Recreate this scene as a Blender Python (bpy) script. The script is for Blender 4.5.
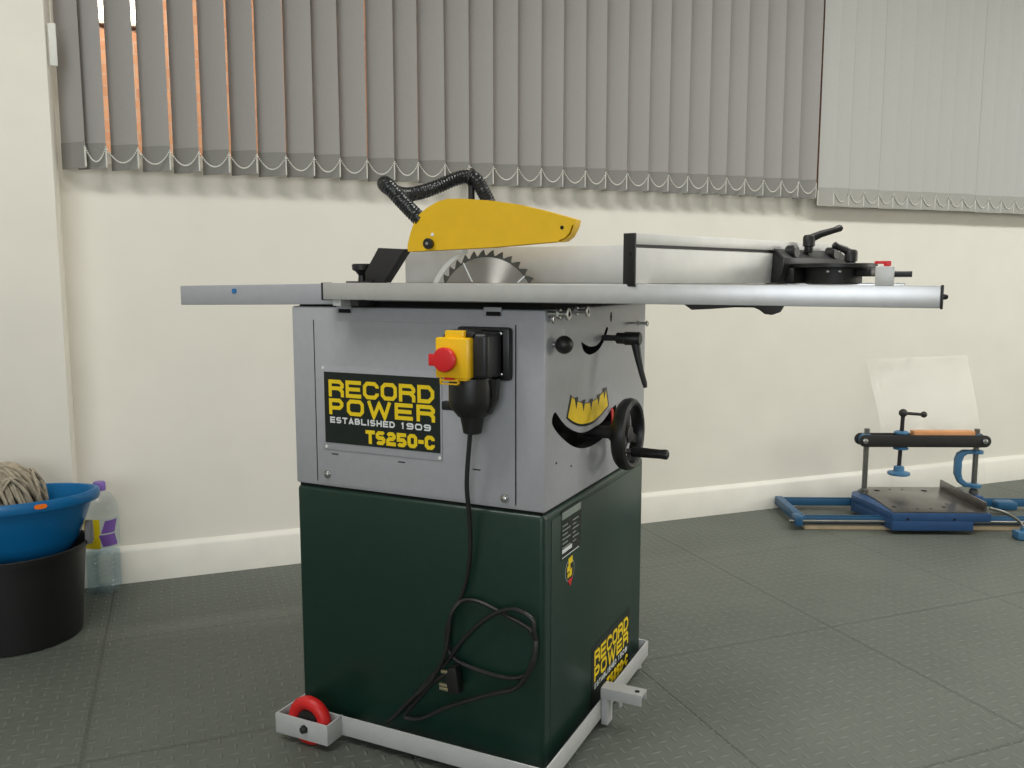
import bpy, bmesh, math, random
from mathutils import Vector, Matrix
random.seed(7)
S = bpy.context.scene
for o in list(bpy.data.objects):
    bpy.data.objects.remove(o)
COL = S.collection
PI = math.pi

# ------------------------------------------------------------------ camera
cam_d = bpy.data.cameras.new('camera')
cam = bpy.data.objects.new('camera', cam_d); COL.objects.link(cam)
cam.location = (0.6033, -1.3858, 0.937)
cam.rotation_euler = (PI/2 - 0.1202, 0, 0.4494)
cam_d.sensor_width = 36; cam_d.lens = 864.6/1024*36
cam_d.clip_start = 0.02
S.camera = cam

# ------------------------------------------------------------------ world, light, exposure
S.view_settings.view_transform = 'Standard'
S.view_settings.look = 'None'
S.view_settings.exposure = 0.0
S.view_settings.gamma = 1.0
S.view_settings.use_curve_mapping = False
W = bpy.data.worlds.new('world'); S.world = W; W.use_nodes = True
W.node_tree.nodes['Background'].inputs[0].default_value = (0.35, 0.42, 0.55, 1)
W.node_tree.nodes['Background'].inputs[1].default_value = 0.25

WANG = math.atan2(0.7324, 0.6809)          # wall frame: x along the back wall, y into it
WD = 1.4792
WM = Matrix.Rotation(WANG, 4, 'Z') @ Matrix.Translation((0, WD, 0))
def wp(s, y, z): return WM @ Vector((s, y, z))

def area(name, s, y, z, sx, sy, power, col, target):
    l = bpy.data.lights.new(name, 'AREA'); l.shape = 'RECTANGLE'; l.size = sx; l.size_y = sy
    l.energy = power; l.color = col
    o = bpy.data.objects.new(name, l); COL.objects.link(o)
    o.location = wp(s, y, z)
    d = wp(*target) - o.location
    zax = -d.normalized()
    xax = (WM.to_3x3() @ Vector((1, 0, 0)))
    if abs(xax.dot(zax)) > .9: xax = (WM.to_3x3() @ Vector((0, 1, 0)))
    xax = (xax - zax*xax.dot(zax)).normalized(); yax = zax.cross(xax)
    o.matrix_world = Matrix.Translation(o.location) @ Matrix((xax, yax, zax)).transposed().to_4x4()
    return o
TUBE = (1.0, 0.985, 0.95)
area('ceiling_tube', -1.3, -1.8, 2.66, 1.5, 0.4, 30, TUBE, (-1.3, -1.8, 0))
area('ceiling_tube', 1.3, -1.8, 2.66, 1.5, 0.4, 40, TUBE, (1.3, -1.8, 0))
area('ceiling_tube', 3.8, -1.8, 2.66, 1.5, 0.4, 48, (0.97, 1.0, 1.0), (3.8, -1.8, 0))
area('daylight_window', -2.55, -5.35, 1.5, 2.6, 1.3, 60, (0.88, 0.94, 1.0), (-2.55, 0, 1.3))
area('daylight_window', 6.1, -3.5, 1.35, 1.8, 1.2, 64, (1.0, 0.97, 0.90), (0, -3.4, 1.2))

# ------------------------------------------------------------------ materials
def newmat(name):
    m = bpy.data.materials.new(name); m.use_nodes = True
    return m, m.node_tree, m.node_tree.nodes['Principled BSDF']
def srgb(h):
    f = lambda c: c/12.92 if c <= 0.04045 else ((c+0.055)/1.055)**2.4
    return tuple(f(c/255) for c in h)
def mat(name, rgb, rough=0.5, metal=0.0, var=0.06, scale=30, bump=0.0, coat=0.0, alpha=1.0, trans=0.0, spec=0.5):
    m, nt, b = newmat(name)
    c = srgb(rgb)
    n = nt.nodes.new('ShaderNodeTexNoise'); n.inputs['Scale'].default_value = scale; n.inputs['Detail'].default_value = 4
    tc = nt.nodes.new('ShaderNodeTexCoord'); nt.links.new(tc.outputs['Object'], n.inputs['Vector'])
    r = nt.nodes.new('ShaderNodeValToRGB')
    r.color_ramp.elements[0].position = 0.3; r.color_ramp.elements[1].position = 0.7
    r.color_ramp.elements[0].color = tuple(x*(1-var) for x in c)+(1,)
    r.color_ramp.elements[1].color = tuple(min(1, x*(1+var)) for x in c)+(1,)
    nt.links.new(n.outputs['Fac'], r.inputs['Fac']); nt.links.new(r.outputs['Color'], b.inputs['Base Color'])
    b.inputs['Roughness'].default_value = rough; b.inputs['Metallic'].default_value = metal
    b.inputs['Coat Weight'].default_value = coat; b.inputs['Alpha'].default_value = alpha
    b.inputs['Transmission Weight'].default_value = trans
    b.inputs['Specular IOR Level'].default_value = spec
    if bump:
        bp = nt.nodes.new('ShaderNodeBump'); bp.inputs['Strength'].default_value = bump; bp.inputs['Distance'].default_value = 0.002
        nt.links.new(n.outputs['Fac'], bp.inputs['Height']); nt.links.new(bp.outputs['Normal'], b.inputs['Normal'])
    return m
M = {}
M['wall'] = mat('wall_paint', (226, 222, 211), 0.75, var=0.025, scale=5, bump=0.12)
M['trimw'] = mat('skirting_paint', (228, 225, 215), 0.45, var=0.03, scale=12)
M['ceil'] = mat('ceiling_paint', (225, 222, 212), 0.9)
M['grey'] = mat('grey_powder_coat', (165, 166, 171), 0.42, var=0.03, scale=60, bump=0.05)
M['green'] = mat('dark_green_enamel', (16, 47, 38), 0.36, var=0.06, scale=50, bump=0.04)
M['alu'] = mat('brushed_aluminium', (206, 206, 206), 0.36, 0.6, var=0.04, scale=40)
M['alup'] = mat('plain_aluminium', (206, 206, 203), 0.5, 0.35, var=0.03, scale=40)
M['iron'] = mat('machined_cast_iron', (150, 150, 148), 0.35, 0.9, var=0.1, scale=80)
M['steel'] = mat('bright_steel', (190, 190, 190), 0.3, 1.0, var=0.06, scale=90)
M['black'] = mat('black_plastic', (26, 26, 27), 0.42, var=0.1, scale=40)
M['blackm'] = mat('matt_black_metal', (33, 32, 32), 0.55, var=0.12, scale=40)
M['void'] = mat('dark_inside', (7, 7, 7), 0.9)
M['yellow'] = mat('yellow_guard_plastic', (222, 178, 22), 0.45, var=0.04, scale=30)
M['yel2'] = mat('yellow_switch_plastic', (243, 192, 22), 0.35, var=0.02)
M['red'] = mat('red_plastic', (214, 34, 40), 0.4, var=0.04)
M['redw'] = mat('red_wheel_rubber', (205, 30, 30), 0.45, var=0.05)
M['lety'] = mat('yellow_print', (236, 204, 20), 0.5, var=0.02)
M['letw'] = mat('white_print', (222, 226, 226), 0.5, var=0.02)
M['decal'] = mat('black_decal_film', (20, 30, 28), 0.4, var=0.03)
M['scaley'] = mat('scale_yellow_print', (242, 206, 36), 0.5, var=0.06)
M['cable'] = mat('black_cable_rubber', (28, 28, 30), 0.4, var=0.08)
M['frame'] = mat('light_grey_frame_paint', (183, 184, 184), 0.45, var=0.04, scale=40)
M['blue'] = mat('blue_tub_plastic', (16, 104, 160), 0.33, var=0.04, scale=12)
M['bucket'] = mat('black_bucket_plastic', (20, 20, 21), 0.5, var=0.1, scale=20)
M['mop'] = mat('mop_cotton', (156, 146, 128), 0.95, var=0.28, scale=60, bump=0.4)
M['orange'] = mat('orange_sticker', (255, 124, 22), 0.5, var=0.01)
M['purple'] = mat('purple_cap', (122, 92, 176), 0.4, var=0.03)
M['presst'] = mat('press_teal_enamel', (34, 84, 120), 0.4, var=0.08, scale=30)
M['pressb'] = mat('press_blue_enamel', (38, 74, 118), 0.42, var=0.08, scale=30)
M['pressl'] = mat('press_light_blue_enamel', (64, 112, 148), 0.4, var=0.08, scale=30)
M['bed'] = mat('press_bed_steel', (112, 109, 106), 0.28, 0.75, var=0.16, scale=14)
M['post'] = mat('press_post_steel', (130, 130, 126), 0.35, 0.9, var=0.08)
M['wood'] = mat('pale_pine', (222, 200, 166), 0.7, var=0.12, scale=25)
M['owood'] = mat('orange_beech', (212, 150, 100), 0.5, var=0.08, scale=25)
M['chainw'] = mat('white_bead_plastic', (214, 214, 206), 0.5, var=0.02)
M['winf'] = mat('window_frame_white', (220, 220, 215), 0.5)
M['spec'] = mat('grey_print', (128, 138, 132), 0.5, var=0.1)

def glassmat(name, tint, tr, rough, ior=1.45, solid=0.15, white=(0.9, 0.9, 0.9)):
    m, nt, b = newmat(name)
    out = nt.nodes['Material Output']
    t = nt.nodes.new('ShaderNodeBsdfTransparent'); t.inputs[0].default_value = tuple(tint)+(1,)
    b.inputs['Base Color'].default_value = tuple(white)+(1,); b.inputs['Roughness'].default_value = rough
    b.inputs['IOR'].default_value = ior
    n = nt.nodes.new('ShaderNodeTexNoise'); n.inputs['Scale'].default_value = 9
    tc = nt.nodes.new('ShaderNodeTexCoord'); nt.links.new(tc.outputs['Object'], n.inputs['Vector'])
    bp = nt.nodes.new('ShaderNodeBump'); bp.inputs['Strength'].default_value = 0.35; bp.inputs['Distance'].default_value = 0.01
    nt.links.new(n.outputs['Fac'], bp.inputs['Height'])
    g = nt.nodes.new('ShaderNodeBsdfGlossy'); g.inputs['Roughness'].default_value = rough
    nt.links.new(bp.outputs['Normal'], g.inputs['Normal'])
    mx0 = nt.nodes.new('ShaderNodeMixShader'); mx0.inputs[0].default_value = solid
    d = nt.nodes.new('ShaderNodeBsdfDiffuse'); d.inputs[0].default_value = tuple(white)+(1,)
    nt.links.new(t.outputs[0], mx0.inputs[1]); nt.links.new(d.outputs[0], mx0.inputs[2])
    mx = nt.nodes.new('ShaderNodeMixShader')
    mx.inputs[0].default_value = 0.026
    nt.links.new(mx0.outputs[0], mx.inputs[1]); nt.links.new(g.outputs[0], mx.inputs[2])
    nt.links.new(mx.outputs[0], out.inputs['Surface'])
    return m
M['film'] = glassmat('clear_plastic_film', (0.995, 0.995, 0.995), 0, 0.22, 1.5, 0.02)
M['pet'] = glassmat('clear_bottle_plastic', (0.93, 0.96, 0.97), 0, 0.08, 1.5, 0.06, (0.75, 0.82, 0.85))
M['water'] = glassmat('water', (0.90, 0.95, 0.97), 0, 0.03, 1.33, 0.04, (0.6, 0.72, 0.78))
M['pane'] = glassmat('window_glass', (0.95, 0.97, 0.96), 0, 0.02, 1.45, 0.0)

def fabric(name, rgb, thr):
    m, nt, b = newmat(name)
    tc = nt.nodes.new('ShaderNodeTexCoord'); mp = nt.nodes.new('ShaderNodeMapping')
    mp.inputs['Scale'].default_value = (300, 300, 260)
    n = nt.nodes.new('ShaderNodeTexNoise'); n.inputs['Scale'].default_value = 1.0; n.inputs['Detail'].default_value = 2
    nt.links.new(tc.outputs['Object'], mp.inputs['Vector']); nt.links.new(mp.outputs['Vector'], n.inputs['Vector'])
    r = nt.nodes.new('ShaderNodeValToRGB'); c = srgb(rgb)
    r.color_ramp.elements[0].color = tuple(x*0.9 for x in c)+(1,); r.color_ramp.elements[1].color = tuple(x*1.1 for x in c)+(1,)
    nt.links.new(n.outputs['Fac'], r.inputs['Fac']); nt.links.new(r.outputs['Color'], b.inputs['Base Color'])
    b.inputs['Roughness'].default_value = 0.85
    tr = nt.nodes.new('ShaderNodeBsdfTranslucent'); nt.links.new(r.outputs['Color'], tr.inputs[0])
    mx = nt.nodes.new('ShaderNodeMixShader'); mx.inputs[0].default_value = thr
    out = nt.nodes['Material Output']
    nt.links.new(b.outputs[0], mx.inputs[1]); nt.links.new(tr.outputs[0], mx.inputs[2]); nt.links.new(mx.outputs[0], out.inputs['Surface'])
    return m
M['vane'] = fabric('grey_blind_fabric', (172, 169, 166), 0.16)
M['hem'] = fabric('grey_blind_hem_fabric', (142, 141, 136), 0.04)
M['vane2'] = fabric('lit_grey_blind_fabric', (188, 188, 184), 0.15)  # same grey cloth, lightened in colour for the light meeting it face on
M['hem2'] = fabric('lit_grey_blind_hem_fabric', (160, 159, 153), 0.02)  # hem of that blind, its brighter light also put into the colour

def blade_mat():
    m, nt, b = newmat('brushed_blade_steel')
    b.inputs['Base Color'].default_value = (0.46, 0.45, 0.43, 1); b.inputs['Metallic'].default_value = 1
    b.inputs['Roughness'].default_value = 0.34; b.inputs['Anisotropic'].default_value = 0.98; b.inputs['Anisotropic Rotation'].default_value = 0.25
    t = nt.nodes.new('ShaderNodeTangent'); t.direction_type = 'RADIAL'; t.axis = 'Y'
    nt.links.new(t.outputs[0], b.inputs['Tangent'])
    n = nt.nodes.new('ShaderNodeTexNoise'); n.inputs['Scale'].default_value = 40
    tc = nt.nodes.new('ShaderNodeTexCoord'); nt.links.new(tc.outputs['Object'], n.inputs['Vector'])
    r = nt.nodes.new('ShaderNodeMapRange'); r.inputs[3].default_value = 0.44; r.inputs[4].default_value = 0.52
    nt.links.new(n.outputs['Fac'], r.inputs[0]); nt.links.new(r.outputs[0], b.inputs['Roughness'])
    return m
M['blade'] = blade_mat()
M['tooth'] = mat('dark_blade_rim', (88, 88, 84), 0.45, 0.8, var=0.15, scale=60)

def floor_mat():
    m, nt, b = newmat('treadplate_rubber_floor')
    N = nt.nodes; L = nt.links
    def math_(op, a, bb=None, c=None):
        n = N.new('ShaderNodeMath'); n.operation = op
        for i, v in enumerate((a, bb, c)):
            if v is None: continue
            if isinstance(v, (int, float)): n.inputs[i].default_value = v
            else: L.new(v, n.inputs[i])
        return n.outputs[0]
    tc = N.new('ShaderNodeTexCoord'); sp = N.new('ShaderNodeSeparateXYZ'); L.new(tc.outputs['Object'], sp.inputs[0])
    X, Y = sp.outputs[0], sp.outputs[1]
    p = 0.030
    u = math_('DIVIDE', X, p); v = math_('DIVIDE', Y, p)
    fu = math_('FLOOR', u); fv = math_('FLOOR', v)
    fx = math_('SUBTRACT', math_('SUBTRACT', u, fu), 0.5); fy = math_('SUBTRACT', math_('SUBTRACT', v, fv), 0.5)
    par = math_('FLOORED_MODULO', math_('ADD', fu, fv), 2.0)
    ip = math_('SUBTRACT', 1.0, par)
    a = math_('ADD', math_('MULTIPLY', fx, par), math_('MULTIPLY', fy, ip))
    c = math_('ADD', math_('MULTIPLY', fy, par), math_('MULTIPLY', fx, ip))
    e = math_('ADD', math_('POWER', math_('DIVIDE', math_('ABSOLUTE', a), 0.44), 2.0), math_('POWER', math_('DIVIDE', math_('ABSOLUTE', c), 0.13), 2.0))
    mr = N.new('ShaderNodeMapRange'); mr.inputs[1].default_value = 1.0; mr.inputs[2].default_value = 0.2
    L.new(e, mr.inputs[0]); bar = mr.outputs[0]
    # tile seams, 0.6 m
    def seam(co, off):
        q = math_('DIVIDE', math_('SUBTRACT', co, off), 0.61)
        f = math_('ABSOLUTE', math_('SUBTRACT', math_('FRACT', math_('ADD', q, 0.5)), 0.5))
        w = math_('ADD', math_('MULTIPLY', math_('SINE', math_('MULTIPLY', math_('ADD', X, Y), 330)), 0.002), f)
        s = N.new('ShaderNodeMapRange'); s.inputs[1].default_value = 0.007; s.inputs[2].default_value = 0.003; L.new(w, s.inputs[0])
        return s.outputs[0]
    sm = math_('MAXIMUM', seam(X, 1.02), seam(Y, 0.40-WD))
    n1 = N.new('ShaderNodeTexNoise'); n1.inputs['Scale'].default_value = 1.7; n1.inputs['Detail'].default_value = 5; L.new(tc.outputs['Object'], n1.inputs['Vector'])
    n2 = N.new('ShaderNodeTexNoise'); n2.inputs['Scale'].default_value = 55; n2.inputs['Detail'].default_value = 3; L.new(tc.outputs['Object'], n2.inputs['Vector'])
    r = N.new('ShaderNodeValToRGB'); r.color_ramp.elements[0].position = 0.3; r.color_ramp.elements[1].position = 0.72
    r.color_ramp.elements[0].color = srgb((86, 91, 84))+(1,); r.color_ramp.elements[1].color = srgb((104, 109, 101))+(1,)
    L.new(math_('ADD', math_('MULTIPLY', n1.outputs['Fac'], 0.75), math_('MULTIPLY', n2.outputs['Fac'], 0.25)), r.inputs['Fac'])
    mx = N.new('ShaderNodeMix'); mx.data_type = 'RGBA'; mx.inputs[7].default_value = srgb((62, 64, 60))+(1,)
    L.new(math_('MULTIPLY', sm, 0.3), mx.inputs[0]); L.new(r.outputs[0], mx.inputs[6])
    # lighter tops of the tread bars
    mx2 = N.new('ShaderNodeMix'); mx2.data_type = 'RGBA'; mx2.inputs[7].default_value = srgb((126, 130, 122))+(1,)
    L.new(math_('MULTIPLY', bar, 0.40), mx2.inputs[0]); L.new(mx.outputs[2], mx2.inputs[6])
    L.new(mx2.outputs[2], b.inputs['Base Color'])
    b.inputs['Roughness'].default_value = 0.52
    b.inputs['Specular IOR Level'].default_value = 0.35
    h = math_('SUBTRACT', math_('ADD', bar, math_('MULTIPLY', n2.outputs['Fac'], 0.3)), math_('MULTIPLY', sm, 1.2))
    bp = N.new('ShaderNodeBump'); bp.inputs['Strength'].default_value = 0.8; bp.inputs['Distance'].default_value = 0.0022
    L.new(h, bp.inputs['Height']); L.new(bp.outputs['Normal'], b.inputs['Normal'])
    return m
M['floor'] = floor_mat()

def brick_mat():
    m, nt, b = newmat('orange_brick')
    tc = nt.nodes.new('ShaderNodeTexCoord'); mp = nt.nodes.new('ShaderNodeMapping'); mp.inputs['Rotation'].default_value = (PI/2, 0, 0)
    br = nt.nodes.new('ShaderNodeTexBrick'); br.inputs['Scale'].default_value = 4.4
    br.inputs['Color1'].default_value = srgb((170, 128, 98))+(1,); br.inputs['Color2'].default_value = srgb((156, 112, 84))+(1,)
    br.inputs['Mortar'].default_value = srgb((160, 136, 120))+(1,)
    nt.links.new(tc.outputs['Object'], mp.inputs[0]); nt.links.new(mp.outputs[0], br.inputs[0]); nt.links.new(br.outputs[0], b.inputs['Base Color'])
    b.inputs['Roughness'].default_value = 0.85
    return m
M['brick'] = brick_mat()
def emis(name, col, st):
    m, nt, b = newmat(name)
    b.inputs['Emission Color'].default_value = col+(1,); b.inputs['Emission Strength'].default_value = st
    return m
M['lamp'] = emis('lit_lamp_diffuser', (1.0, 0.86, 0.68), 9.0)

# ------------------------------------------------------------------ mesh builder
class MB:
    def __init__(s): s.bm = bmesh.new()
    def _fin(s, verts, mtx=None):
        if mtx is not None: bmesh.ops.transform(s.bm, matrix=mtx, verts=verts)
        return s
    def box(s, x0, x1, y0, y1, z0, z1, bev=0.0, seg=2, mtx=None):
        r = bmesh.ops.create_cube(s.bm, size=1)
        vs = r['verts']
        bmesh.ops.scale(s.bm, vec=(abs(x1-x0), abs(y1-y0), abs(z1-z0)), verts=vs)
        bmesh.ops.translate(s.bm, vec=((x0+x1)/2, (y0+y1)/2, (z0+z1)/2), verts=vs)
        if bev:
            es = list({e for v in vs for e in v.link_edges})
            q = bmesh.ops.bevel(s.bm, geom=es, offset=bev, segments=seg, affect='EDGES', profile=0.5)
            vs = list({v for f in q['faces'] for v in f.verts} | {v for v in vs if v.is_valid})
        return s._fin(vs, mtx)
    def prism(s, pts, off, bev=0.0, seg=2, mtx=None, mi=0):
        """closed polygon of 3D points extruded by the vector off"""
        off = Vector(off)
        v0 = [s.bm.verts.new(p) for p in pts]; v1 = [s.bm.verts.new(Vector(p)+off) for p in pts]
        n = len(pts); fs = [s.bm.faces.new(v0), s.bm.faces.new(v1[::-1])]
        for i in range(n):
            fs.append(s.bm.faces.new((v0[i], v1[i], v1[(i+1) % n], v0[(i+1) % n])))
        bmesh.ops.recalc_face_normals(s.bm, faces=fs)
        vs = v0+v1
        if bev:
            es = list({e for f in fs[:2] for e in f.edges})
            q = bmesh.ops.bevel(s.bm, geom=es, offset=bev, segments=seg, affect='EDGES', profile=0.5)
            vs = list({v for f in q['faces'] for v in f.verts} | {v for v in vs if v.is_valid})
        for f in fs:
            if f.is_valid: f.material_index = mi
        return s._fin(vs, mtx)
    def ring(s, c, ax, r, n, ref=None):
        ax = Vector(ax).normalized()
        if ref is None: ref = Vector((0, 0, 1)) if abs(ax.z) < 0.9 else Vector((1, 0, 0))
        a = (ref - ax*ref.dot(ax)).normalized(); b = ax.cross(a)
        return [s.bm.verts.new(Vector(c)+a*math.cos(2*PI*i/n)*r+b*math.sin(2*PI*i/n)*r) for i in range(n)], a
    def loft(s, rings, cap=True, closed=False):
        n = len(rings[0]); fs = []
        R = rings + ([rings[0]] if closed else [])
        for A, B in zip(R, R[1:]):
            for i in range(n):
                fs.append(s.bm.faces.new((A[i], A[(i+1) % n], B[(i+1) % n], B[i])))
        if cap and not closed:
            fs.append(s.bm.faces.new(rings[0][::-1])); fs.append(s.bm.faces.new(rings[-1]))
        bmesh.ops.recalc_face_normals(s.bm, faces=fs)
        return s
    def cyl(s, p0, p1, r0, r1=None, n=20):
        r1 = r0 if r1 is None else r1
        ax = Vector(p1)-Vector(p0)
        A, ref = s.ring(p0, ax, r0, n); B, _ = s.ring(p1, ax, r1, n)
        return s.loft([A, B])
    def lathe(s, c, ax, prof, n=32, cap=True):
        """profile of (distance along the axis, radius)"""
        ax = Vector(ax).normalized()
        rs = [s.ring(Vector(c)+ax*d, ax, max(r, 1e-4), n)[0] for d, r in prof]
        return s.loft(rs, cap)
    def tube(s, pts, r, n=10, cap=True):
        pts = [Vector(p) for p in pts]; ref = None; rings = []
        for i, p in enumerate(pts):
            t = (pts[min(i+1, len(pts)-1)]-pts[max(i-1, 0)]).normalized()
            rr = r[i] if isinstance(r, (list, tuple)) else r
            if ref is not None and abs(ref.dot(t)) > 0.98: ref = None
            A, ref = s.ring(p, t, rr, n, ref); rings.append(A)
        return s.loft(rings, cap)
    def torus(s, c, ax, R, r, n=40, m=14):
        ax = Vector(ax).normalized()
        ref = Vector((0, 0, 1)) if abs(ax.z) < 0.9 else Vector((1, 0, 0))
        a = (ref-ax*ref.dot(ax)).normalized(); b = ax.cross(a); rings = []
        for i in range(n):
            t = 2*PI*i/n; d = a*math.cos(t)+b*math.sin(t)
            rings.append([s.bm.verts.new(Vector(c)+d*(R+r*math.cos(2*PI*j/m))+ax*r*math.sin(2*PI*j/m)) for j in range(m)])
        return s.loft(rings, closed=True)
    def ball(s, c, r, u=20, v=12):
        q = bmesh.ops.create_uvsphere(s.bm, u_segments=u, v_segments=v, radius=r)
        bmesh.ops.translate(s.bm, vec=c, verts=q['verts']); return s
    def mesh(s, name, m):
        me = bpy.data.meshes.new(name); s.bm.to_mesh(me); s.bm.free()
        for x in (m if isinstance(m, (list, tuple)) else [m]): me.materials.append(x)
        me.shade_smooth(); me.set_sharp_from_angle(angle=math.radians(38))
        return me
    def build(s, name, m, parent=None, world=True):
        """parts are modelled in the root's world frame, then moved into it"""
        me = s.mesh(name, m)
        o = bpy.data.objects.new(name, me); COL.objects.link(o)
        if parent is not None:
            if world:
                root = parent
                while root.parent: root = root.parent
                if parent.parent is None or True:
                    me.transform(Matrix.Translation(-root_loc(parent)))
            o.parent = parent
        return o
def root_loc(o):
    v = Vector((0, 0, 0))
    while o: v += o.location; o = o.parent
    return v
def spline(pts, k=8):
    """Catmull-Rom through the points"""
    P = [Vector(p) for p in pts]; P = [P[0]*2-P[1]]+P+[P[-1]*2-P[-2]]; out = []
    for i in range(1, len(P)-2):
        a, b, c, d = P[i-1:i+3]
        for j in range(k):
            t = j/k
            out.append(0.5*((2*b)+(c-a)*t+(2*a-5*b+4*c-d)*t*t+(-a+3*b-3*c+d)*t**3))
    out.append(P[-2]); return out
def smooth2(pl, sharp=()):
    """closed smooth outline in the y, z plane; the listed corners stay sharp"""
    n = len(pl); out = []
    for i in range(n):
        a, b, c, d = [Vector(pl[(i+k) % n]) for k in (-1, 0, 1, 2)]
        if i in sharp: a = b*2-c
        if (i+1) % n in sharp: d = c*2-b
        for j in range(5):
            t = j/5
            q = 0.5*((2*b)+(c-a)*t+(2*a-5*b+4*c-d)*t*t+(-a+3*b-3*c+d)*t**3); out.append((q.x, q.y))
    return out
def tag(o, label=None, cat=None, group=None, kind=None):
    for k, v in (('label', label), ('category', cat), ('group', group), ('kind', kind)):
        if v: o[k] = v
    return o
def thing(name, loc, label, cat, group=None, rotz=0):
    o = bpy.data.objects.new(name, None); COL.objects.link(o); o.location = loc; o.rotation_euler.z = rotz
    o.empty_display_size = 0.1
    return tag(o, label, cat, group)

# lettering drawn with square strokes
def glyph(ch, w, h, t, c):
    a, b, l, u, m = t/2, w-t/2, t/2, h-t/2, h/2
    O = [(a+c, l), (b-c, l), (b, l+c), (b, u-c), (b-c, u), (a+c, u), (a, u-c), (a, l+c)]
    Sg = [(a, l+c*.6), (a+c*.6, l), (b-c, l), (b, l+c), (b, m-c*.6), (b-c*.6, m), (a+c*.6, m), (a, m+c*.6), (a, u-c), (a+c, u), (b-c*.6, u), (b, u-c*.6)]
    g = {
     'R': [[(a, 0), (a, u), (b-c, u), (b, u-c), (b, m+c*.7), (b-c*.7, m), (a, m)], [(b-c*1.4, m), (b, m-c*1.1), (b, 0)]],
     'E': [[(w, u), (a, u), (a, l), (w, l)], [(a, m), (w*.93, m)]],
     'C': [[(b, h*.64), (b, u-c), (b-c, u), (a+c, u), (a, u-c), (a, l+c), (a+c, l), (b-c, l), (b, l+c), (b, h*.36)]],
     'O': [O+['z']], '0': [O+['z']],
     'D': [[(a, l), (b-c*1.4, l), (b, l+c*1.4), (b, u-c*1.4), (b-c*1.4, u), (a, u), 'z']],
     'P': [[(a, 0), (a, u), (b-c, u), (b, u-c), (b, h*.42+c), (b-c, h*.42), (a, h*.42)]],
     'W': [[(t*.4, h), (w*.27, 0+t*.2), (w*.5, h*.85), (w*.73, 0+t*.2), (w-t*.4, h)]],
     'S': [Sg], 'T': [[(0, u), (w, u)], [(w/2, u), (w/2, 0)]],
     'A': [[(t*.45, 0), (w*.5, h-t*.35), (w-t*.45, 0)], [(w*.22, h*.28), (w*.78, h*.28)]],
     'B': [[(a, l), (b-c, l), (b, l+c), (b, m-c*.5), (b-c*.5, m), (b-c*.3, m+c*.4), (b-c*.3, u-c), (b-c*1.3, u), (a, u), 'z'], [(a, m), (b-c*.5, m)]],
     'L': [[(a, h), (a, l), (w, l)]], 'I': [[(w/2, 0), (w/2, h)]],
     'H': [[(a, 0), (a, h)], [(b, 0), (b, h)], [(a, m), (b, m)]],
     '1': [[(w*.2, h*.72), (w*.52, u), (w*.52, 0)]],
     '9': [[(b, m), (a+c, m), (a, m+c), (a, u-c), (a+c, u), (b-c, u), (b, u-c), (b, l+c), (b-c, l), (a+c*.5, l), (a, l+c*.5)]],
     '2': [[(a, u-c), (a+c, u), (b-c, u), (b, u-c), (b, m+c), (b-c, m), (a+c, m), (a, m-c), (a, l), (w, l)]],
     '5': [[(w*.97, u), (a, u), (a, m), (b-c, m), (b, m-c), (b, l+c), (b-c, l), (a+c*.6, l), (a, l+c*.6)]],
     '-': [[(0, m), (w, m)]],
    }
    return g.get(ch, [])
def stroke(bm, pts, t, P, nz):
    """each segment a bar of its own, corners filled to a mitre"""
    closed = pts[-1] == 'z'
    q = [Vector((p[0], p[1])) for p in (pts[:-1] if closed else pts)]; n = len(q); h = t/2
    def face(*v):
        nz[1] += 1
        bm.faces.new([bm.verts.new(P(x)+nz[0]*(nz[1]*1.0e-5)) for x in v])
    for i in range(n if closed else n-1):
        a, b = q[i], q[(i+1) % n]; d = (b-a).normalized(); m = Vector((-d.y, d.x))*h
        face(a+m, a-m, b-m, b+m)
    for i in range(n):
        if not closed and i in (0, n-1): continue
        d0 = (q[i]-q[i-1]).normalized(); d1 = (q[(i+1) % n]-q[i]).normalized()
        cr = d0.x*d1.y-d0.y*d1.x
        if abs(cr) < .05: continue
        sg = -1 if cr > 0 else 1
        n0 = Vector((-d0.y, d0.x))*sg; n1 = Vector((-d1.y, d1.x))*sg; mm = (n0+n1).normalized()
        k = h/max(mm.dot(n0), .55)
        v = [q[i], q[i]+n0*h, q[i]+mm*k, q[i]+n1*h]
        face(*(v if sg < 0 else v[::-1]))
def lettering(mb, text, x0, x1, y0, y1, tk, P, gap=0.13, widths={}, chf=0.17):
    o3 = P(Vector((0, 0))); nz = [(P(Vector((1, 0)))-o3).cross(P(Vector((0, 1)))-o3), 0]
    """text set to fill the box x0..x1, y0..y1 of the plane function P(Vector2)"""
    n = len(text); ws = [widths.get(c, 1.0) for c in text]
    unit = (x1-x0)/(sum(ws)+gap*(n-1)); x = x0
    for ch, w in zip(text, ws):
        cw = w*unit; nz[1] = 0
        for pl in glyph(ch, cw, y1-y0, tk, min(cw, y1-y0)*chf):
            stroke(mb.bm, pl, tk, lambda p, xx=x: P(p+Vector((xx, y0))), nz)
        x += cw+gap*unit

# ================================================================== THE ROOM
def wallobj(name, mb, m):
    me = mb.mesh(name, m); o = bpy.data.objects.new(name, me); COL.objects.link(o)
    o.matrix_world = WM; o['kind'] = 'structure'; return o
f = MB(); f.box(-5.2, 6.2, -5.6, 0.3, -0.1, 0.0); wallobj('floor', f, M['floor'])
f = MB(); f.box(-5.2, 6.2, -5.6, 0.3, 2.7, 2.8); wallobj('ceiling', f, M['ceil'])
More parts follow.
